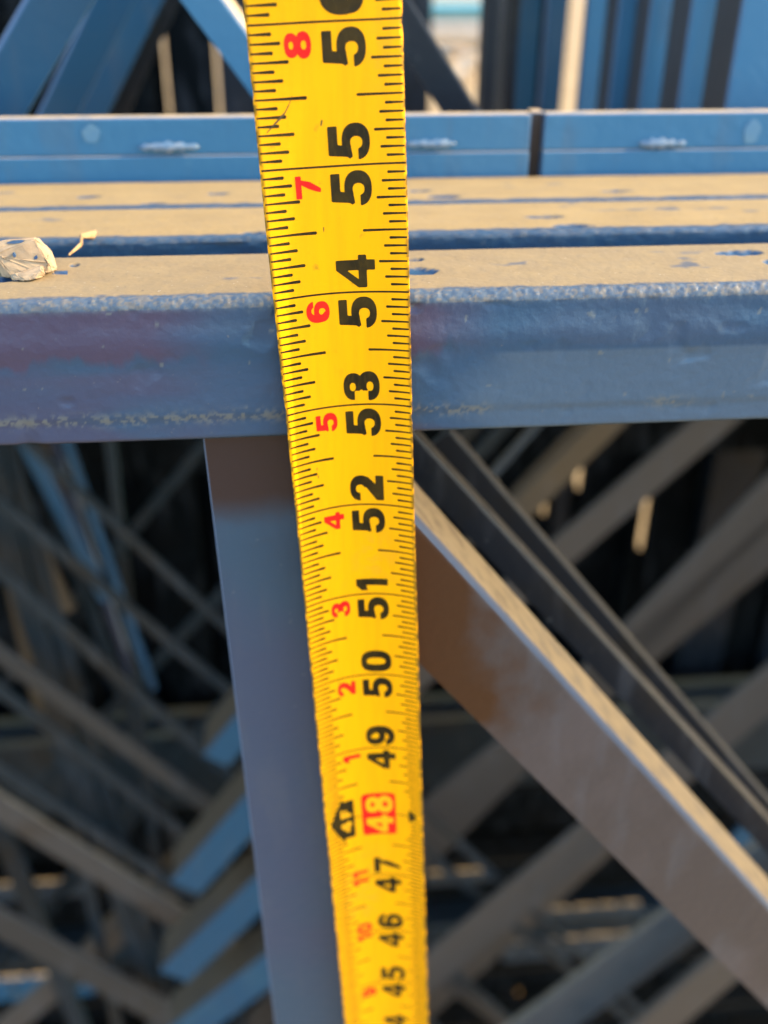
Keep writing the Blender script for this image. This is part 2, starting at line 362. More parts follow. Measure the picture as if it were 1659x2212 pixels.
# ------------------------------------------------------------------ second and third frames, tight behind
F1 = thing('welded_frame', 'second blue welded frame from the front, its dusty flange just behind the nearest bar', 'steel frame', (0, 0.053, 0), 'welded steel frames packed upright in a row')
sp1 = [spot(1232, 488, 46, 5), spot(1178, 468, 42, 3.5), spot(545, 503, 30, 4), spot(330, 522, 12, 2)]
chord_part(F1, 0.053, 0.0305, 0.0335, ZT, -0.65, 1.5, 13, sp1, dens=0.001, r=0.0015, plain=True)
F2 = thing('welded_frame', 'third dusty welded frame from the front, lying just before the raised blue rail', 'steel frame', (0, 0.0845, 0), 'welded steel frames packed upright in a row')
sp2 = [spot(960, 424, 40, 4), spot(1110, 435, 30, 3), spot(1330, 412, 36, 3), spot(1600, 425, 36, 3), spot(905, 412, 26, 3), spot(190, 425, 30, 3), spot(330, 440, 26, 3), spot(470, 418, 24, 3)]
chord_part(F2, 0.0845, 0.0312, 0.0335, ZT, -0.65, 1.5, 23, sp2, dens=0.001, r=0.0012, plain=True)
for fr, yy in ((F1, 0.059), (F2, 0.092)):
    for x in (-0.60, 1.44):
        angle_iron('post', (x, yy, 0.03), (x, yy, 1.338), (1, 0, 0), (0, 1, 0), 0.0325, 0.024, 0.0035, M['slate'], fr)
    angle_iron('bottom_chord', (-0.65, fr.location.y, 0.0335), (1.5, fr.location.y, 0.0335), (0, 0, -1), (0, 1, 0), 0.033, 0.026, 0.0035, M['slate'], fr)
q0, q1 = U(480, 965, 0.059), U(640, 2200, 0.059); qd = q1 - q0
angle_iron('post', q0 + qd*((0.03 - q0.z)/qd.z), q0 - qd*0.02, (1, 0, 0), (0, 1, 0), 0.0325, 0.024, 0.0035, M['slate'], F1)
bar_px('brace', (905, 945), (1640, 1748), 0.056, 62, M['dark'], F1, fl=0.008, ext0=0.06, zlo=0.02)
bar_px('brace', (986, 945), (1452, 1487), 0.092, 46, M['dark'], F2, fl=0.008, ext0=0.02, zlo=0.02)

# ------------------------------------------------------------------ raised blue rail behind the dusty tops
YR, ZR0, ZR1 = 0.121, 1.3668, 1.3863
RL = thing('raised_rail', 'bright blue double rail with weld beads standing just above the dusty frames', 'steel rail', (0, YR, 1.366))
gx0 = U(1144, 320, YR).x; gx1 = U(1174, 320, YR).x
zm = U(829, 331, YR).z
for (x0, x1) in ((-0.65, gx0), (gx1, 1.5)):
    box('upper_tube', x0, x1, YR + 0.0006, YR + 0.0062, zm + 0.00003, ZR1, M['bright'], RL, 0.0006, 3)
    box('lower_tube', x0, x1, YR, YR + 0.006, ZR0, zm - 0.00003, M['bright'], RL, 0.0005, 3)
box('spacer_plate', gx0 + 0.0002, gx1 - 0.0002, YR + 0.0022, YR + 0.0090, 1.36, ZR1 + 0.0003, M['rust'], RL, 0.0004)
def weld(px, py, lpx, seed):
    p = U(px, py, YR); L = lpx*depth(p)/FPX
    bm = bmesh.new(); bmesh.ops.create_uvsphere(bm, u_segments=48, v_segments=14, radius=1.0)
    rr = random.Random(seed)
    ph = rr.random()*6
    for q in bm.verts:
        x = q.co.z; rad = math.hypot(q.co.x, q.co.y)
        k = 1 + 0.34*math.sin(x*15 + ph) + 0.20*math.sin(x*33 + ph*2)
        q.co = Vector((x*L/2, q.co.y*0.0011*k, q.co.x*0.0013*k)) + (p + Vector((0, -0.0001, 0.0006)) - RL.location)
    me = bpy.data.meshes.new('weld_bead'); bm.to_mesh(me); bm.free()
    for f in me.polygons: f.use_smooth = True
    return link('weld_bead', me, M['weld'], RL)
weld(365, 322, 130, 1); weld(930, 315, 110, 2); weld(1430, 314, 105, 3); weld(-220, 330, 120, 4)
def blob_patch(px, py, wpx, hpx, name, mat, parent, yoff):
    p = U(px, py, YR); k = depth(p)/FPX
    vs, n = [], 22
    for i in range(n):
        a = i*2*math.pi/n; q = 1 + 0.10*math.sin(2*a + px) + 0.06*math.sin(5*a)
        vs.append(p + Vector((math.cos(a)*wpx*k*q/2, yoff, math.sin(a)*hpx*k*q/2)) - parent.location)
    vs2 = [q + Vector((0, 0.0004, 0)) for q in vs]
    fs = [list(range(n))[::-1], ] + [(i, (i+1) % n, n + (i+1) % n, n + i) for i in range(n)]
    return link(name, mesh(name, vs + vs2, fs), mat, parent)
blob_patch(196, 290, 34, 40, 'paint_splash', M['mint'], RL, 0.0003)
blob_patch(1626, 285, 40, 46, 'paint_splash', M['mint'], RL, 0.0003)

# ------------------------------------------------------------------ frames leaning / standing behind the rail (above it)
def group_frame(label, y, name='lattice_frame', cat='steel frame', group='lattice frames standing behind the front row'):
    return thing(name, label, cat, (0, y, 0), group)
G1 = group_frame('blue frame of broad slanting bars standing behind the rail at upper left', 0.20)
bar_px('brace', (-60, 190), (70, -40), 0.20, 118, M['blue'], G1, ext0=0.15, ext1=0.8)
G2 = group_frame('second slanting blue frame, its brace half hidden behind the broad upper left one', 0.27)
bar_px('brace', (84, 236), (196, 0), 0.27, 76, M['blue'], G2, ext0=0.15, ext1=1.0)
G3 = group_frame('third and darkest of the slanting frames at upper left', 0.34)
bar_px('brace', (164, 236), (262, 30), 0.34, 62, M['blue'], G3, ext0=0.15, ext1=0.6)
bar_px('brace', (240, 236), (330, 40), 0.37, 34, M['dark'], G3, ext0=0.15, ext1=0.6)
G4 = group_frame('blue frame with a brace slanting down towards the tape at upper left', 0.16)
bar_px('brace', (486, 0), (556, 96), 0.16, 76, M['bright'], G4, ext0=3.0, ext1=1.6, fl=0.03)
G5 = group_frame('dark frame with a brace slanting down right beside the tape top', 0.22)
bar_px('brace', (878, -16), (1040, 244), 0.22, 72, M['dark'], G5, ext0=0.8, ext1=0.15)

# uprights to the right: blue faces, side flanges greyed to paint in their shade
def upright(xl, xr, y, mat, label, ztop=1.75, fl=0.03, group='upright angle irons standing behind the raised rail', top=None):
    a = U(xl, 240, y); b = U(xr, 240, y); wd = b.x - a.x
    t = thing('steel_upright', label, 'steel upright', (a.x, y, 1.322), group)
    angle_iron('angle_bar', (a.x, y, 1.322), (a.x, y, ztop), (1, 0, 0), (0, 1, 0), wd, fl, 0.0035, mat, t, 0.001, M['side'])
    box('base_plate', a.x - 0.01, a.x + wd + 0.01, y - 0.012, y + fl + 0.012, 1.316, 1.322, M['dark'], t, 0.0005)
    return t
upright(1038, 1064, 0.30, M['dark'], 'dark upright beside the clutter window, leftmost of the row right of the tape', fl=0.012)
upright(1066, 1080, 0.50, M['grey'], 'thin tan upright second from the left in the row right of the tape', fl=0.012)
upright(1086, 1110, 0.34, M['dark'], 'dark blue upright just right of the thin tan one', fl=0.01)
upright(1108, 1153, 0.36, M['blue'], 'dull blue upright above the gap in the raised rail', fl=0.006)
upright(1164, 1206, 0.33, M['blue'], 'blue upright on the left side of the bright sandy slit', fl=0.006)
upright(1246, 1291, 0.33, M['bright'], 'blue upright on the right side of the bright sandy slit', fl=0.004)
upright(1297, 1310, 0.42, M['grey'], 'narrow grey upright right of the bright slit', fl=0.01)
upright(1312, 1352, 0.30, M['bright'], 'fourth blue upright from the right edge of the photo', fl=0.02)
upright(1378, 1430, 0.28, M['bright'], 'third blue upright from the right edge of the photo', fl=0.022)
upright(1462, 1518, 0.25, M['bright'], 'second blue upright from the right edge of the photo', fl=0.024)
upright(1566, 1672, 0.21, M['bright'], 'broad light blue upright at the right edge of the photo', fl=0.026)
# dark rows of uprights deep in the stack
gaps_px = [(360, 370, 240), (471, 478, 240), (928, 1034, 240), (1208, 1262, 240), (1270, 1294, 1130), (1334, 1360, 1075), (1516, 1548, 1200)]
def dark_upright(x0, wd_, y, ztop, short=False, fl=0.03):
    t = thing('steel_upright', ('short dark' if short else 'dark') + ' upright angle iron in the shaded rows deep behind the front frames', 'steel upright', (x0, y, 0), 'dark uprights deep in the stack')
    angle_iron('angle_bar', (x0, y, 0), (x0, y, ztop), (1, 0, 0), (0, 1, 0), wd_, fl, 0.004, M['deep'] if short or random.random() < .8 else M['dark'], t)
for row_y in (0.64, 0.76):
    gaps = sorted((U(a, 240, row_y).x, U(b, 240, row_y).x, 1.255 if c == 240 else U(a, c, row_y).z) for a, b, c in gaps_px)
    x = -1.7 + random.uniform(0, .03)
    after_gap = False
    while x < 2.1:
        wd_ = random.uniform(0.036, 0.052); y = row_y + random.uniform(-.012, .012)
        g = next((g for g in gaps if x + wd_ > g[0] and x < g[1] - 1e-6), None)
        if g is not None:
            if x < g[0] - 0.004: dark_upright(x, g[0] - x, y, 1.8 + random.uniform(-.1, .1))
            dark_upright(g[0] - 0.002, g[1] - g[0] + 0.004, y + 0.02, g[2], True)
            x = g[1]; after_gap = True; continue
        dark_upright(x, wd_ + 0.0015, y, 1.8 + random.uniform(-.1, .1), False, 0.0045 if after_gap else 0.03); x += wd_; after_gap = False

# ------------------------------------------------------------------ lattice below the front bar
L1 = group_frame('brown grey lattice frame whose braces rise to the right behind the front diagonal', 0.45)
for (p0, p1, wp, mt) in [((1240, 1130), (1500, 905), 78, 'slat'), ((1350, 1350), (1659, 1030), 92, 'slat'), ((1530, 1560), (1680, 1420), 95, 'slat'), ((911, 1735), (1050, 1621), 100, 'slat'), ((1540, 1850), (1700, 1690), 80, 'royal')]:
    bar_px('brace', p0, p1, 0.45, wp, M[mt], L1, fl=0.004, zlo=0.03, zhi=1.30)
L2 = group_frame('lattice frame with the long grey brace crossing low behind the front diagonal', 0.36)
bar_px('brace', (1045, 1958), (1233, 1800), 0.36, 100, M['slat'], L2, fl=0.004, zlo=0.03, zhi=1.30)
bar_px('brace', (1010, 1080), (1130, 945), 0.36, 14, M['steel'], L2, ext0=0.1, fl=0.004, zhi=1.30)
bar_px('brace', (1090, 1100), (1240, 950), 0.40, 62, M['tan'], L2, ext0=0.1, fl=0.004, zhi=1.30)
L3 = group_frame('blue grey lattice frame with a broad brace at the bottom right of the photo', 0.30)
bar_px('brace', (1130, 2200), (1362, 2028), 0.30, 130, M['steel'], L3, fl=0.006, zlo=0.03, zhi=1.30)
bar_px('brace', (1397, 2191), (1536, 2072), 0.27, 105, M['slat'], L3, fl=0.006, zlo=0.03, zhi=1.30)
L4 = group_frame('lattice frame with short blue braces showing left of the front post', 0.33)
for (p0, p1, wp) in [((439, 1632), (503, 1556), 62), ((369, 1907), (527, 1725), 74), ((345, 2098), (550, 1899), 74), ((363, 2225), (579, 2060), 80)]:
    bar_px('brace', p0, p1, 0.33, wp, M['royal'], L4, fl=0.034, mat2=M['tan'], ext1=(770 - p1[0])/(p1[0] - p0[0]))
q0, q1 = U(735, 1300, 0.329), U(795, 1300, 0.329)      # their upright, just behind the front post
angle_iron('post', (q0.x, 0.329, 0.03), (q0.x, 0.329, 1.31), (1, 0, 0), (0, 1, 0), q1.x - q0.x, 0.03, 0.0035, M['dim'], L4)
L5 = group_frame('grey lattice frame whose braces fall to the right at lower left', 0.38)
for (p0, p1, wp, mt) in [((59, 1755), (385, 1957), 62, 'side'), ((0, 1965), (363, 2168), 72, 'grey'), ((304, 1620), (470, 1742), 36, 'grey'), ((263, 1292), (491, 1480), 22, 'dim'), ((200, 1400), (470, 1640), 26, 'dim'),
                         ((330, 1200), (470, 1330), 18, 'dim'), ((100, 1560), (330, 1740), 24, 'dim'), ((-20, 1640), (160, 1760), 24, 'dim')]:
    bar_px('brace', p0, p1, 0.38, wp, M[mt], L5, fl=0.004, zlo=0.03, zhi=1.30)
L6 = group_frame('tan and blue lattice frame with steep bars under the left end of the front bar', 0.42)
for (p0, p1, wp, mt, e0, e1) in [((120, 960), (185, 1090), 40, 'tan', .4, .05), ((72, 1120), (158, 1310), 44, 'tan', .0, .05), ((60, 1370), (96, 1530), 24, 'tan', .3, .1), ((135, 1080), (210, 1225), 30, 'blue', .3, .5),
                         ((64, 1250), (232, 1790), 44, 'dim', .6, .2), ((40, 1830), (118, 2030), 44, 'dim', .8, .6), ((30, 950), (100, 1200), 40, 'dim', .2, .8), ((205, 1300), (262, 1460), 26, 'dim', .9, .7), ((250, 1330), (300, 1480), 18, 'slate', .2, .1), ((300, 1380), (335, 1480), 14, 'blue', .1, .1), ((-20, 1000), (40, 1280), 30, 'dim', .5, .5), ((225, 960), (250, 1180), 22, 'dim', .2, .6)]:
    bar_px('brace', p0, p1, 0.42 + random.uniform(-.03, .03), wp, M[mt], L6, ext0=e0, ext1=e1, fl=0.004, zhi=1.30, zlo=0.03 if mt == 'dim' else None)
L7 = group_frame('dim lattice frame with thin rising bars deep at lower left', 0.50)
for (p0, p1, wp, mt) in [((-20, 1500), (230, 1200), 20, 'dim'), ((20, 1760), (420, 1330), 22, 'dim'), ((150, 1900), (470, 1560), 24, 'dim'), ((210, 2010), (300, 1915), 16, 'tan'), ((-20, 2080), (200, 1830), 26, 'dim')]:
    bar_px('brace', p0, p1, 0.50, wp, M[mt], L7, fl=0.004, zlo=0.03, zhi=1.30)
# a rack of level rails low in front of the dark rows
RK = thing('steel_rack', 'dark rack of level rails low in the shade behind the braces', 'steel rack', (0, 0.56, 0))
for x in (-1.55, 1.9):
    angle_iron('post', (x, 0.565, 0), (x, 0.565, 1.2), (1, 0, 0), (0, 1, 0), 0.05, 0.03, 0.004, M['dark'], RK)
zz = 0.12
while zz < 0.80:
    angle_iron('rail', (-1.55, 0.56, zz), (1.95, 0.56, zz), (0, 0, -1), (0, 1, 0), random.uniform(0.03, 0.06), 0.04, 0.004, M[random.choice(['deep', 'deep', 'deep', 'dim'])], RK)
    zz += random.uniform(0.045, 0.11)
for py_ in (940,):
    z_ = U(1300, py_, 0.56).z
    angle_iron('rail', (-1.55, 0.56, z_ + 0.03), (1.95, 0.56, z_ + 0.03), (0, 0, -1), (0, 1, 0), 0.05, 0.02, 0.004, M['deep'], RK)
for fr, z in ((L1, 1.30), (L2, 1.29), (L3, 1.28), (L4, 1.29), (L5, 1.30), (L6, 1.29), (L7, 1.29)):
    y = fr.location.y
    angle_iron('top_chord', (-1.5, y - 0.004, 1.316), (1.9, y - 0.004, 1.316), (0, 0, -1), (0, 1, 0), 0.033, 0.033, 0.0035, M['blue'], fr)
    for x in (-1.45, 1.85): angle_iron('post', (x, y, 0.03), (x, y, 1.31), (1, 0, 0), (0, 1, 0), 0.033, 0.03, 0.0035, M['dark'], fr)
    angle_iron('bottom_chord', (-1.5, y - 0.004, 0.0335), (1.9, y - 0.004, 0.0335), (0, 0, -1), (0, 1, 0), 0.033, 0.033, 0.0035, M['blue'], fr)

# drilled plates lying on the lower shelves
def drilled_plate(px0, px1, py, y, hpx, holes, mat, label):
    a = U(px0, py, y); b = U(px1, py, y); kk = depth(a)/FPX; h = hpx*kk; L = b.x - a.x
    t = thing('drilled_plate', label, 'steel plate', (a.x, y, a.z - h))
    bm = bmesh.new(); th = 0.005
    n = max(holes); cells = holes[0]
    cw = L/cells; r = h*0.16
    for c in range(cells):
        cx = (c + 0.5)*cw; seg = 16
        for zz in (0, th):
            pass
        inner = []; outer = []
        for i in range(seg):
            a_ = (i + 0.5)*2*math.pi/seg; dx, dz = math.cos(a_), math.sin(a_)
            s = 1/max(abs(dx)/(cw/2), abs(dz)/(h/2))
            outer.append((cx + dx*s, h/2 + dz*s)); inner.append((cx + dx*r, h/2 + dz*r))
        # square corners
        F = []; 
        vi = [[bm.verts.new((p[0], q, p[1])) for p in inner] for q in (0, th)]
        vo = [[bm.verts.new((p[0], q, p[1])) for p in outer] for q in (0, th)]
        co = {}
        for i in range(seg):
            j = (i + 1) % seg
            for q in (0, 1): bm.faces.new((vi[q][i], vo[q][i], vo[q][j], vi[q][j]))
            bm.faces.new((vi[0][i], vi[0][j], vi[1][j], vi[1][i]))
            bm.faces.new((vo[0][i], vo[0][j], vo[1][j], vo[1][i]))
            p, p2 = outer[i], outer[j]
            if abs(p[0] - p2[0]) > 1e-7 and abs(p[1] - p2[1]) > 1e-7:
                cxx = cx + math.copysign(cw/2, p[0] - cx); czz = h/2 + math.copysign(h/2, p[1] - h/2)
                for q in (0, 1):
                    cv = bm.verts.new((cxx, (0, th)[q], czz)); bm.faces.new((vo[q][i], cv, vo[q][j]))
    bmesh.ops.recalc_face_normals(bm, faces=bm.faces)
    me = bpy.data.meshes.new('web'); bm.to_mesh(me); bm.free()
    link('web', me, mat, t)
    return t
drilled_plate(1090, 1400, 2040, 0.5535, 62, (4,), M['steel'], 'pale drilled steel plate low behind the braces at bottom right')
drilled_plate(1080, 1380, 1975, 0.5535, 22, (6,), M['steel'], 'narrow drilled plate above the pale plate at bottom right')
drilled_plate(-150, 200, 2128, 0.5535, 75, (5,), M['bright'], 'light blue drilled plate in the bottom left corner of the photo')
drilled_plate(-150, 186, 1925, 0.5535, 50, (5,), M['steel'], 'grey drilled plate above the light blue plate at lower left')
drilled_plate(920, 1060, 1890, 0.5535, 36, (3,), M['steel'], 'small grey plate low beside the right edge of the tape')

# ------------------------------------------------------------------ clutter out on the sand, seen through the window right of the tape
def far_box(name, px0, px1, py0, py1, dist, label, cat, mat, dep=0.5):
    d0 = ray(px0, py1); base = CAM + d0*((0 - CAM.z)/d0.z) if False else None
    a = U(px0, py1, dist); b = U(px1, py0, dist)
    t = thing(name, label, cat, (a.x, dist, max(a.z, 0)))
    return a, b, t
def on_sand(px0, px1, py_foot, py_top):
    a = UZ(px0, py_foot, 0); b = U(px1, py_foot, a.y); c = U(px0, py_top, a.y)
    return a, b.x - a.x, max(c.z, 0.05)
a, wd, h = on_sand(800, 1130, 46, 18)
tk = thing('teal_tank', 'teal painted trough standing far out on the sand', 'trough', (a.x, a.y, 0))
box('body', a.x, a.x + wd, a.y, a.y + 1.0, 0.02, h, M['teal'], tk, 0.03)
box('rim', a.x - 0.03, a.x + wd + 0.03, a.y - 0.03, a.y + 1.03, h, h + 0.05, M['teal'], tk, 0.01)
a, wd, h = on_sand(780, 1120, 78, 58)
tb = thing('concrete_beam', 'grey concrete beam lying on the sand before the teal trough', 'beam', (a.x, a.y, 0))
box('body', a.x, a.x + wd, a.y, a.y + 0.4, 0, h, M['concrete'], tb, 0.02)
a, wd, h = on_sand(900, 1060, 108, 96)
tb = thing('pale_beam', 'pale steel beam lying on the sand nearest the stack', 'beam', (a.x, a.y, 0))
box('top_flange', a.x, a.x + wd, a.y, a.y + 0.25, h - 0.02, h, M['steel'], tb, 0.004)
box('web', a.x, a.x + wd, a.y + 0.11, a.y + 0.14, 0.02, h - 0.02, M['steel'], tb, 0)
box('bottom_flange', a.x, a.x + wd, a.y, a.y + 0.25, 0.0, 0.02, M['steel'], tb, 0.004)
def rubble(px, py, size, seed, label):
    p = UZ(px, py, 0); rr = random.Random(seed)
    bm = bmesh.new(); bmesh.ops.create_icosphere(bm, subdivisions=2, radius=size)
    for q in bm.verts: q.co = q.co*(0.75 + 0.4*rr.random()); q.co.z = q.co.z*0.7
    me = bpy.data.meshes.new('rubble_stone'); bm.to_mesh(me); bm.free()
    o = link('rubble_stone', me, M['concrete'] if seed % 2 else M['stone'])
    o.location = (p.x, p.y, size*0.4); tag(o, label, 'stone', 'stones on the sand behind the stack')
for i in range(9):
    rubble(940 + 10*i + random.uniform(-4, 4), 120 + random.uniform(0, 80), random.uniform(0.06, 0.14), i, 'rough stone lying on the sand in the gap right of the tape')

# ------------------------------------------------------------------ debris on the dusty flange
def chunk():
    p = UZ(58, 592, ZT)
    k_ = depth(p)/FPX
    rr = random.Random(4)
    t = thing('mortar_chunk', 'cream mortar chunk with blue flakes lying on the dusty flange at left', 'debris', (p.x, p.y, ZT))
    def rock(name, pts, mat, rough, sub=5):
        bm = bmesh.new()
        for p_ in pts: bm.verts.new(Vector(p_)*k_)
        r_ = bmesh.ops.convex_hull(bm, input=bm.verts[:])
        bmesh.ops.triangulate(bm, faces=bm.faces[:])
        if sub:
            bmesh.ops.bevel(bm, geom=bm.edges[:], offset=2.2*k_, segments=1, affect='EDGES')
            bmesh.ops.triangulate(bm, faces=bm.faces[:])
            bmesh.ops.subdivide_edges(bm, edges=bm.edges[:], cuts=2, use_grid_fill=True)
        for q in bm.verts: q.co += Vector((rr.gauss(0, 1), rr.gauss(0, 1), rr.gauss(0, 1)))*rough*k_
        bmesh.ops.recalc_face_normals(bm, faces=bm.faces)
        me = bpy.data.meshes.new(name); bm.to_mesh(me); bm.free(); return link(name, me, mat, t)
    rock('body', [(-46, -30, 4), (-52, -26, 50), (-44, -8, 74), (30, -10, 78), (48, -16, 40), (52, -20, 30), (56, -8, 6), (-40, 30, 66), (28, 30, 70), (54, 26, 44), (-52, 30, 0), (60, 30, 0), (-20, -34, 2), (40, -26, 10)], M['stone'], 0.9)
    rock('lower_lip', [(-22, -50, 3), (30, -56, 6), (44, -46, 20), (-14, -44, 14), (40, -24, 26), (-28, -24, 8), (44, -20, 2), (-22, -20, 0), (10, -58, 3)], M['stone'], 0.7)
    for (dx, dz, dy, sx, sz, rot) in ((-8, 73, -11, 24, 3, .10), (-12, 50, -27, 4, 5, .6), (30, 42, -20, 5, 4, .4)):
        pts_ = []
        for i_ in range(7):
            an = i_*2*math.pi/7; x_ = sx*math.cos(an)*rr.uniform(.7, 1.1); z_ = sz*math.sin(an)*rr.uniform(.7, 1.1)
            for d_ in (-1.2, 5): pts_.append((dx + x_*math.cos(rot) - z_*math.sin(rot), dy + d_ + 0.32*z_, dz + x_*math.sin(rot) + z_*math.cos(rot)))
        rock('paint_flake', pts_, M['blueflake'], 0.1, 0)
    rock('loose_flake', [(54, -6, 0), (88, -10, 0), (84, 14, 1), (58, 16, 1), (70, 4, 3)], M['blueflake'], 0.2, 0)
chunk()
def straw():
    a = UZ(150, 556, ZT) + Vector((0, 0, 0.0006)); b = UZ(208, 508, ZT) + Vector((0, 0, 0.0010)); c = UZ(196, 528, ZT) + Vector((0, 0, 0.0012))
    path = [a, a.lerp(c, .5) + Vector((0.0004, 0, 0.0006)), c + Vector((-.002, 0, .0008)), c.lerp(b, .5), b]
    rad = [0.0003, 0.0006, 0.0006, 0.0011, 0.0004]
    vs, fs = [], []
    for i, (q, r_) in enumerate(zip(path, rad)):
        for j in range(8):
            an = j*math.pi/4; vs.append(q + Vector((0.5*r_*math.cos(an), r_*math.cos(an), r_*math.sin(an))) - a)
    for i in range(4):
        for j in range(8): fs.append((i*8 + j, i*8 + (j+1) % 8, (i+1)*8 + (j+1) % 8, (i+1)*8 + j))
    fs += [tuple(range(8))[::-1], tuple(range(32, 40))]
    o = link('straw_bit', mesh('straw_bit', vs, fs, True), M['straw']); o.location = a
    tag(o, 'bent bit of dry straw on the dusty flange beside the mortar chunk', 'straw')
straw()

# ------------------------------------------------------------------ the tape measure
TW = 0.0293                                        # blade width along its arc
YC = 0.0051
pts = [(56, 703, 62), (55, 721, 360), (54, 735, 628), (53, 750, 872), (52, 765, 1088), (51, 777, 1280), (50, 788, 1450), (49, 798, 1612), (48, 808, 1765), (47, 815, 1893), (46, 822, 2012), (45, 829, 2120)]
PP = [(s, U(px, py, YC)) for s, px, py in pts]
ss = np.array([s for s, _ in PP], float)
cx_ = np.polyfit(ss - 50, [p.x for _, p in PP], 1); cz_ = np.polyfit(ss - 50, [p.z for _, p in PP], 1)
AX = Vector((cx_[0], 0, cz_[0])).normalized(); CR = Vector((AX.z, 0, -AX.x))
SAGS = ([0, 40, 49, 51, 52, 53, 54, 55, 56, 58, 62], [.14, .14, .14, .145, .145, .125, .085, .035, -.005, -.02, -.02])
def tape_pt(s, t, off=0.0):
    r = float(np.interp(s, *SAGS)); ch = TW/(1 + 8/3*r*r)
    sag = r*ch; u = t - 0.5
    fold = max(0.0, s - 55.0)
    P = Vector((np.polyval(cx_, s - 50), YC - 0.0004*fold**2, np.polyval(cz_, s - 50)))
    n = Vector((0, -1, 0)); n2 = (n + CR*(-8*sag*u/ch)*(1)).normalized()
    # concave towards the viewer: the edges come forward, so normals lean inward
    P = P + CR*(u*ch) + n*(4*u*u*sag - 0.0)
    return P + n2*off
T = thing('tape_measure', 'yellow steel tape measure blade hanging upright in front of the blue frames', 'tape measure', tape_pt(54, 0.5))
TO = T.location.copy()
def blade():
    sv = list(np.concatenate([np.linspace(0.3, 42, 80)[:-1], np.linspace(42, 60, 260)])); tv = np.linspace(0, 1, 33)
    rr = random.Random(2)
    vs, fs, ed = [], [], []
    nick = {}
    for layer, off in ((0, 0.0), (1, -0.00018)):
        for i, s in enumerate(sv):
            for j, t in enumerate(tv):
                tt = t
                if j in (0, 32):
                    key = (i, j)
                    if key not in nick: nick[key] = (abs(rr.gauss(0, 0.0006)) + (0.007 if rr.random() < .012 else 0))
                    tt = t + nick[key]*(1 if j == 0 else -1)
                vs.append(tape_pt(s, tt, off) - TO)
                e = min(t, 1 - t); ed.append(max(0.0, 1 - e/0.028) if layer == 0 else 0.8)
    n, m = len(sv), 33
    def ix(l, i, j): return l*n*m + i*m + j
    for i in range(n - 1):
        for j in range(m - 1):
            fs.append((ix(0, i, j), ix(0, i, j+1), ix(0, i+1, j+1), ix(0, i+1, j)))
            fs.append((ix(1, i, j), ix(1, i+1, j), ix(1, i+1, j+1), ix(1, i, j+1)))
        fs.append((ix(0, i, 0), ix(0, i+1, 0), ix(1, i+1, 0), ix(1, i, 0)))
        fs.append((ix(0, i, m-1), ix(1, i, m-1), ix(1, i+1, m-1), ix(0, i+1, m-1)))
    me = mesh('blade', vs, fs, True)
    a = me.attributes.new('edge', 'FLOAT', 'POINT'); a.data.foreach_set('value', ed)
    return link('blade', me, M['tape'], T)
blade()
# end hook at the foot of the blade
hk = tape_pt(0.3, 0.5)
box('end_hook', hk.x - 0.009, hk.x + 0.009, hk.y - 0.006, hk.y + 0.006, hk.z - 0.003, hk.z + 0.0, M['steel'], T, 0.0005)

# printed scale
tv_, tf_ = [], []
def tick(s, t0, t1, th0, th1, off=0.00004):
    n = max(2, int(abs(t1 - t0)*26)); b = len(tv_)
    for i in range(n + 1):
        k_ = i/n; t = t0 + (t1 - t0)*k_; th = (th0 + (th1 - th0)*k_)/2
        wob = 0.0015*math.sin(7*t + s*3)
        tv_.append(tape_pt(s - th + wob, t, off) - TO); tv_.append(tape_pt(s + th + wob, t, off) - TO)
    for i in range(n): tf_.append((b + 2*i, b + 2*i + 2, b + 2*i + 3, b + 2*i + 1))
    # rounded tip
    th = th1/2; sgn = 1 if t1 > t0 else -1; b2 = len(tv_)
    for a in (-60, -30, 0, 30, 60):
        tv_.append(tape_pt(s + th*math.sin(R(a)) + 0.0015*math.sin(7*t1 + s*3), t1 + sgn*th*0.0254/TW*math.cos(R(a))*0.9, off) - TO)
    tf_.append((b + 2*n, b2, b2+1, b2+2, b2+3, b2+4, b + 2*n + 1))
for i16 in range(40*16, 60*16):
    s = i16/16.0; f = i16 % 16
    if f == 0:
        if i16//16 != 48: tick(s, 0.010, 0.99, 0.016, 0.015)
        else: tick(s, 0.30, 0.372, 0.013, 0.013); tick(s, 0.74, 0.855, 0.013, 0.013)
        continue
    if f == 8: l, r_ = .345, .31
    elif f % 4 == 0: l, r_ = .245, .205
    elif f % 2 == 0: l, r_ = .20, .165
    else: l, r_ = .148, .125
    if abs(s - 48) < 0.26: l = min(l, .12 if abs(s - 48) > .12 else .05); r_ = min(r_, .11)
    tick(s, 0.012, l, 0.012, 0.026)
    tick(s, 0.990, 1 - r_, 0.013, 0.021)
link('tick_marks', mesh('tick_marks', tv_, tf_), M['black'], T)

# wear: a hairline scratch and a few dark nicks in the lacquer
def mark(name, path, wd_):
    vs = []
    for (s_, t_), w_ in zip(path, wd_):
        vs.append(tape_pt(s_ - w_, t_, 0.00005) - TO); vs.append(tape_pt(s_ + w_, t_, 0.00005) - TO)
    return link(name, mesh(name, vs, [(2*i, 2*i + 2, 2*i + 3, 2*i + 1) for i in range(len(path) - 1)]), M['scuff'], T)
mark('scratch', [(55.27, .07), (55.31, .11), (55.36, .16), (55.40, .20), (55.46, .235), (55.52, .26)], [.003, .006, .010, .007, .005, .002])
mark('nick', [(55.30, .432), (55.315, .438), (55.33, .446)], [.006, .022, .008])
mark('nick', [(54.52, .402), (54.53, .408)], [.02, .012])
mark('nick', [(52.34, .21), (52.35, .216)], [.012, .016]); mark('nick', [(52.42, .205), (52.43, .211)], [.01, .012])

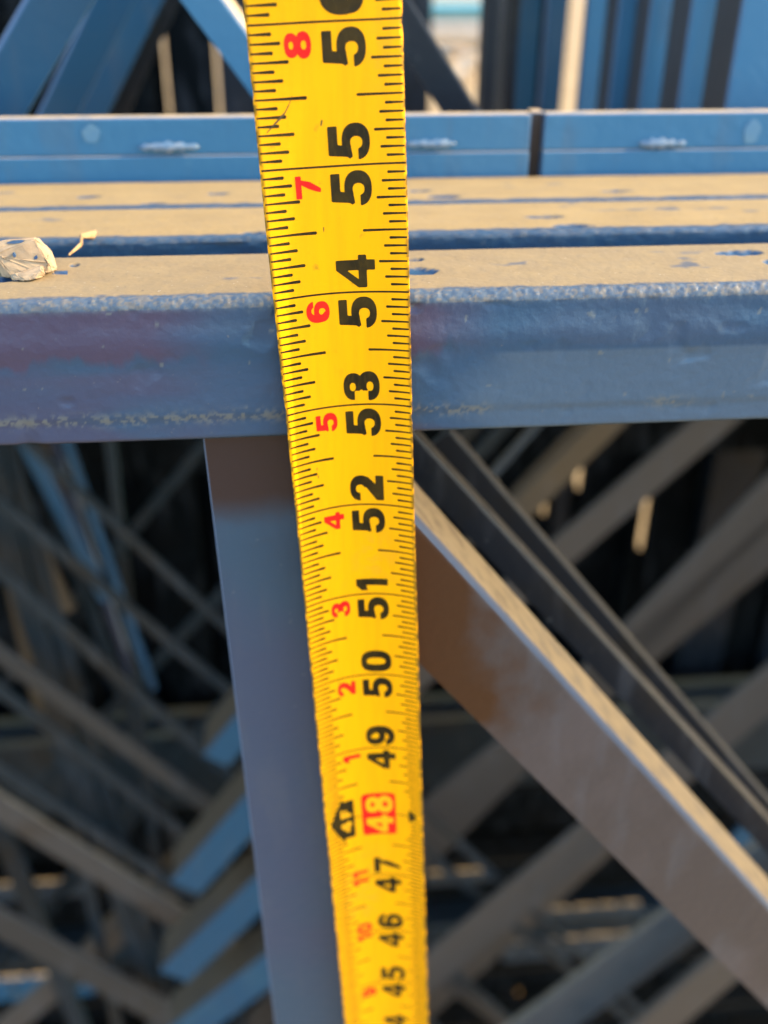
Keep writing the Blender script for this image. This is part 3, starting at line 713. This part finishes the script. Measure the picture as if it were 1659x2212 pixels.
# glyphs as signed-distance shapes, cut into small cells that follow the blade's curve
def se(x, y, cx, cy, rx, ry, n=2.3):
    return ((np.abs((x-cx)/rx)**n + np.abs((y-cy)/ry)**n)**(1/n) - 1)*min(rx, ry)
def bx(x, y, x0, y0, x1, y1): return np.maximum(np.maximum(x0 - x, x - x1), np.maximum(y0 - y, y - y1))
def cv(x, y, p):
    p = np.array(p, float); A_ = 0.5*np.sum(p[:, 0]*np.roll(p[:, 1], -1) - np.roll(p[:, 0], -1)*p[:, 1])
    if A_ < 0: p = p[::-1]
    d = None
    for a, b in zip(p, np.roll(p, -1, 0)):
        e = b - a; n = np.array([e[1], -e[0]])/np.hypot(*e); q = (x - a[0])*n[0] + (y - a[1])*n[1]
        d = q if d is None else np.maximum(d, q)
    return d
def seg(x, y, a, b, r0, r1=None):
    r1 = r0 if r1 is None else r1
    ax, ay = a; ex, ey = b[0]-ax, b[1]-ay; h = np.clip(((x-ax)*ex + (y-ay)*ey)/(ex*ex+ey*ey), 0, 1)
    return np.hypot(x-ax-h*ex, y-ay-h*ey) - (r0 + (r1 - r0)*h)
mx, mn = np.maximum, np.minimum
def glyph(ch, x, y):
    if ch == '0': return mx(se(x, y, .4, .5, .40, .5, 2.7), -se(x, y, .4, .5, .125, .31, 2.7))
    if ch == '1': return mn(bx(x, y, .24, 0, .52, 1), cv(x, y, [(.02, .64), (.30, .70), (.30, 1), (.25, 1), (.02, .84)]))
    if ch == '2':
        ring = mx(se(x, y, .40, .68, .39, .32), -se(x, y, .38, .70, .125, .125))
        cut = mx(x - .42, y - .70)
        cut2 = mx(.36 - x, y - .46)
        ring = mx(mx(ring, -cut), -cut2)
        dg = mx(cv(x, y, [(.79, .68), (.50, .58), (.02, .22), (.02, .0), (.40, .12), (.74, .46)]), -se(x, y, .38, .70, .125, .125))
        dg = mx(dg, -mx(mx(.40 - x, y - .24), .2 - y + 0*x)*1.0) if False else dg
        return mn(mn(ring, dg), bx(x, y, .02, 0, .78, .235))
    if ch == '3':
        t = mx(se(x, y, .39, .725, .37, .275), -se(x, y, .38, .745, .115, .085))
        b = mx(se(x, y, .40, .295, .40, .295), -se(x, y, .39, .265, .13, .095))
        s_ = mn(t, b)
        s_ = mx(s_, -bx(x, y, -.1, .435, .27, .70)); s_ = mx(s_, -bx(x, y, -.1, .32, .27, .5))
        return mx(s_, -bx(x, y, .27, .475, .30, .545))
    if ch == '4':
        o = cv(x, y, [(.0, .22), (.0, .44), (.44, 1), (.68, 1), (.68, .22)])
        o = mx(o, -cv(x, y, [(.20, .425), (.44, .425), (.44, .74)]))
        return mn(mn(o, bx(x, y, .43, 0, .68, 1)), bx(x, y, .0, .215, .80, .425))
    if ch == '5':
        ring = mx(se(x, y, .40, .335, .40, .335), -se(x, y, .38, .325, .135, .145))
        ring = mx(ring, -bx(x, y, -.1, .285, .30, .46))
        stem = cv(x, y, [(.06, .42), (.30, .46), (.36, 1.0), (.11, 1.0)])
        return mn(mn(ring, stem), bx(x, y, .11, .775, .74, 1.0))
    if ch in '69':
        if ch == '9': x, y = .8 - x, 1 - y
        bowl = mx(se(x, y, .41, .335, .39, .335), -se(x, y, .41, .315, .125, .145))
        big = mx(se(x, y, .42, .5, .42, .5), -se(x, y, .45, .5, .17, .285))
        big = mx(big, -mx(.40 - x, y - .69))
        return mn(bowl, big)
    if ch == '7': return mn(bx(x, y, .02, .77, .78, 1), cv(x, y, [(.78, .80), (.50, .80), (.36, .52), (.26, .25), (.20, 0), (.49, 0), (.55, .30), (.66, .58)]))
    if ch == '8':
        o = mn(se(x, y, .4, .735, .365, .265), se(x, y, .4, .285, .40, .285))
        return mx(mx(o, -se(x, y, .4, .745, .115, .085)), -se(x, y, .4, .275, .135, .10))
    if ch == 'F': return mn(mn(bx(x, y, .08, 0, .34, 1), bx(x, y, .08, .77, .72, 1)), bx(x, y, .08, .40, .64, .61))
    if ch == 'box': return se(x, y, .5, .5, .5, .5, 14)
    if ch == 'tri': return cv(x, y, [(.0, .0), (1.0, 0), (.5, 1.0)])
    if ch == 'mark':                                # arrow-headed diamond lying on its side
        o = cv(x, y, [(.0, .48), (1.0, .48), (.5, 1.08)])
        return mn(o, bx(x, y, .10, .0, .90, .52))
WID = {'0': .8, '1': .56, '2': .8, '3': .8, '4': .8, '5': .8, '6': .8, '7': .8, '8': .8, '9': .8, 'F': .76, 'box': 1, 'tri': 1, 'mark': 1}
def glyph_mesh(items, name):
    """items: (char, s0, s1, t_foot, t_top, off): the character reads upward, its head to the left"""
    V, F = [], []
    for ch, s0, s1, tf, tt, off in items:
        W_ = WID[ch]; nx, ny = (34, 40)
        pad = .12 if ch == 'mark' else .03
        gx = np.linspace(-pad, W_ + pad, nx); gy = np.linspace(-pad, 1 + pad, ny)
        X, Y = np.meshgrid(gx, gy, indexing='ij'); D = glyph(ch, X, Y)
        cache = {}
        def P(gx_, gy_):
            key = (round(gx_, 5), round(gy_, 5))
            if key not in cache:
                cache[key] = len(V)
                V.append(tape_pt(s0 + (s1 - s0)*gx_/W_, tf + (tt - tf)*gy_, off) - TO)
            return cache[key]
        for i in range(nx - 1):
            for j in range(ny - 1):
                q = [(i, j), (i+1, j), (i+1, j+1), (i, j+1)]; d = [D[a] for a in q]
                if min(d) > 0: continue
                poly = []
                for k_ in range(4):
                    a, b = q[k_], q[(k_+1) % 4]; da, db = d[k_], d[(k_+1) % 4]
                    if da <= 0: poly.append((gx[a[0]], gy[a[1]]))
                    if (da <= 0) != (db <= 0):
                        r_ = da/(da - db); r_ = min(max(r_, .02), .98)
                        poly.append((gx[a[0]] + (gx[b[0]] - gx[a[0]])*r_, gy[a[1]] + (gy[b[1]] - gy[a[1]])*r_))
                ids = []
                for p in poly:
                    n_ = P(*p)
                    if n_ not in ids: ids.append(n_)
                if len(ids) >= 3: F.append(tuple(ids))
    return mesh(name, V, F)
IN0, IN1 = .757, .474          # foot and head of the big digits across the blade
RD0, RD1 = .405, .232
DG = 0.00007
for n_ in range(41, 60):
    a, b = str(n_)
    if n_ == 48:
        o = link('inch_number', glyph_mesh([('box', 48 - .315, 48 + .325, .735, .393-.012, DG)], 'inch_number'), M['red'], T)
        o['label'] = 'yellow 48 in a red box'
        d_ = link('digit', glyph_mesh([('4', 48 - .285, 48 - .015, .705, .425, DG + .00004), ('8', 48 + .025, 48 + .285, .705, .425, DG + .00004)], 'digit'), M['yellow'], o)
        continue
    wa = .145 if a == '1' else .268; wb = .15 if b == '1' else .268
    link('inch_number', glyph_mesh([(a, n_ - .040 - wa, n_ - .040, IN0, IN1, DG), (b, n_ + .038, n_ + .038 + wb, IN0, IN1, DG)], 'inch_number'), M['black'], T)
for n_ in range(41, 60):
    k_ = n_ % 12
    if k_ == 0: continue
    st = str(k_)
    if len(st) == 1:
        wdt = .11 if st == '1' else .18
        it = [(st, n_ - .055 - wdt, n_ - .055, RD0, RD1, DG)]
    else:
        wb = .10 if st[1] == '1' else .165
        it = [(st[0], n_ - .025 - .10, n_ - .025, RD0, RD1, DG), (st[1], n_ + .025, n_ + .025 + wb, RD0, RD1, DG)]
    link('foot_number', glyph_mesh(it, 'foot_number'), M['red'], T)
fm = link('foot_marker', glyph_mesh([('mark', 48 - .36, 48 + .36, .300, .062, DG)], 'foot_marker'), M['black'], T)
link('digit', glyph_mesh([('4', 48 - .185, 48 - .025, .268, .158, DG + .00004), ('F', 48 + .03, 48 + .175, .268, .158, DG + .00004)], 'digit'), M['yellow'], fm)
link('arrow_mark', glyph_mesh([('tri', 48 - .10, 48 + .10, .862, .955, DG)], 'arrow_mark'), M['black'], T)
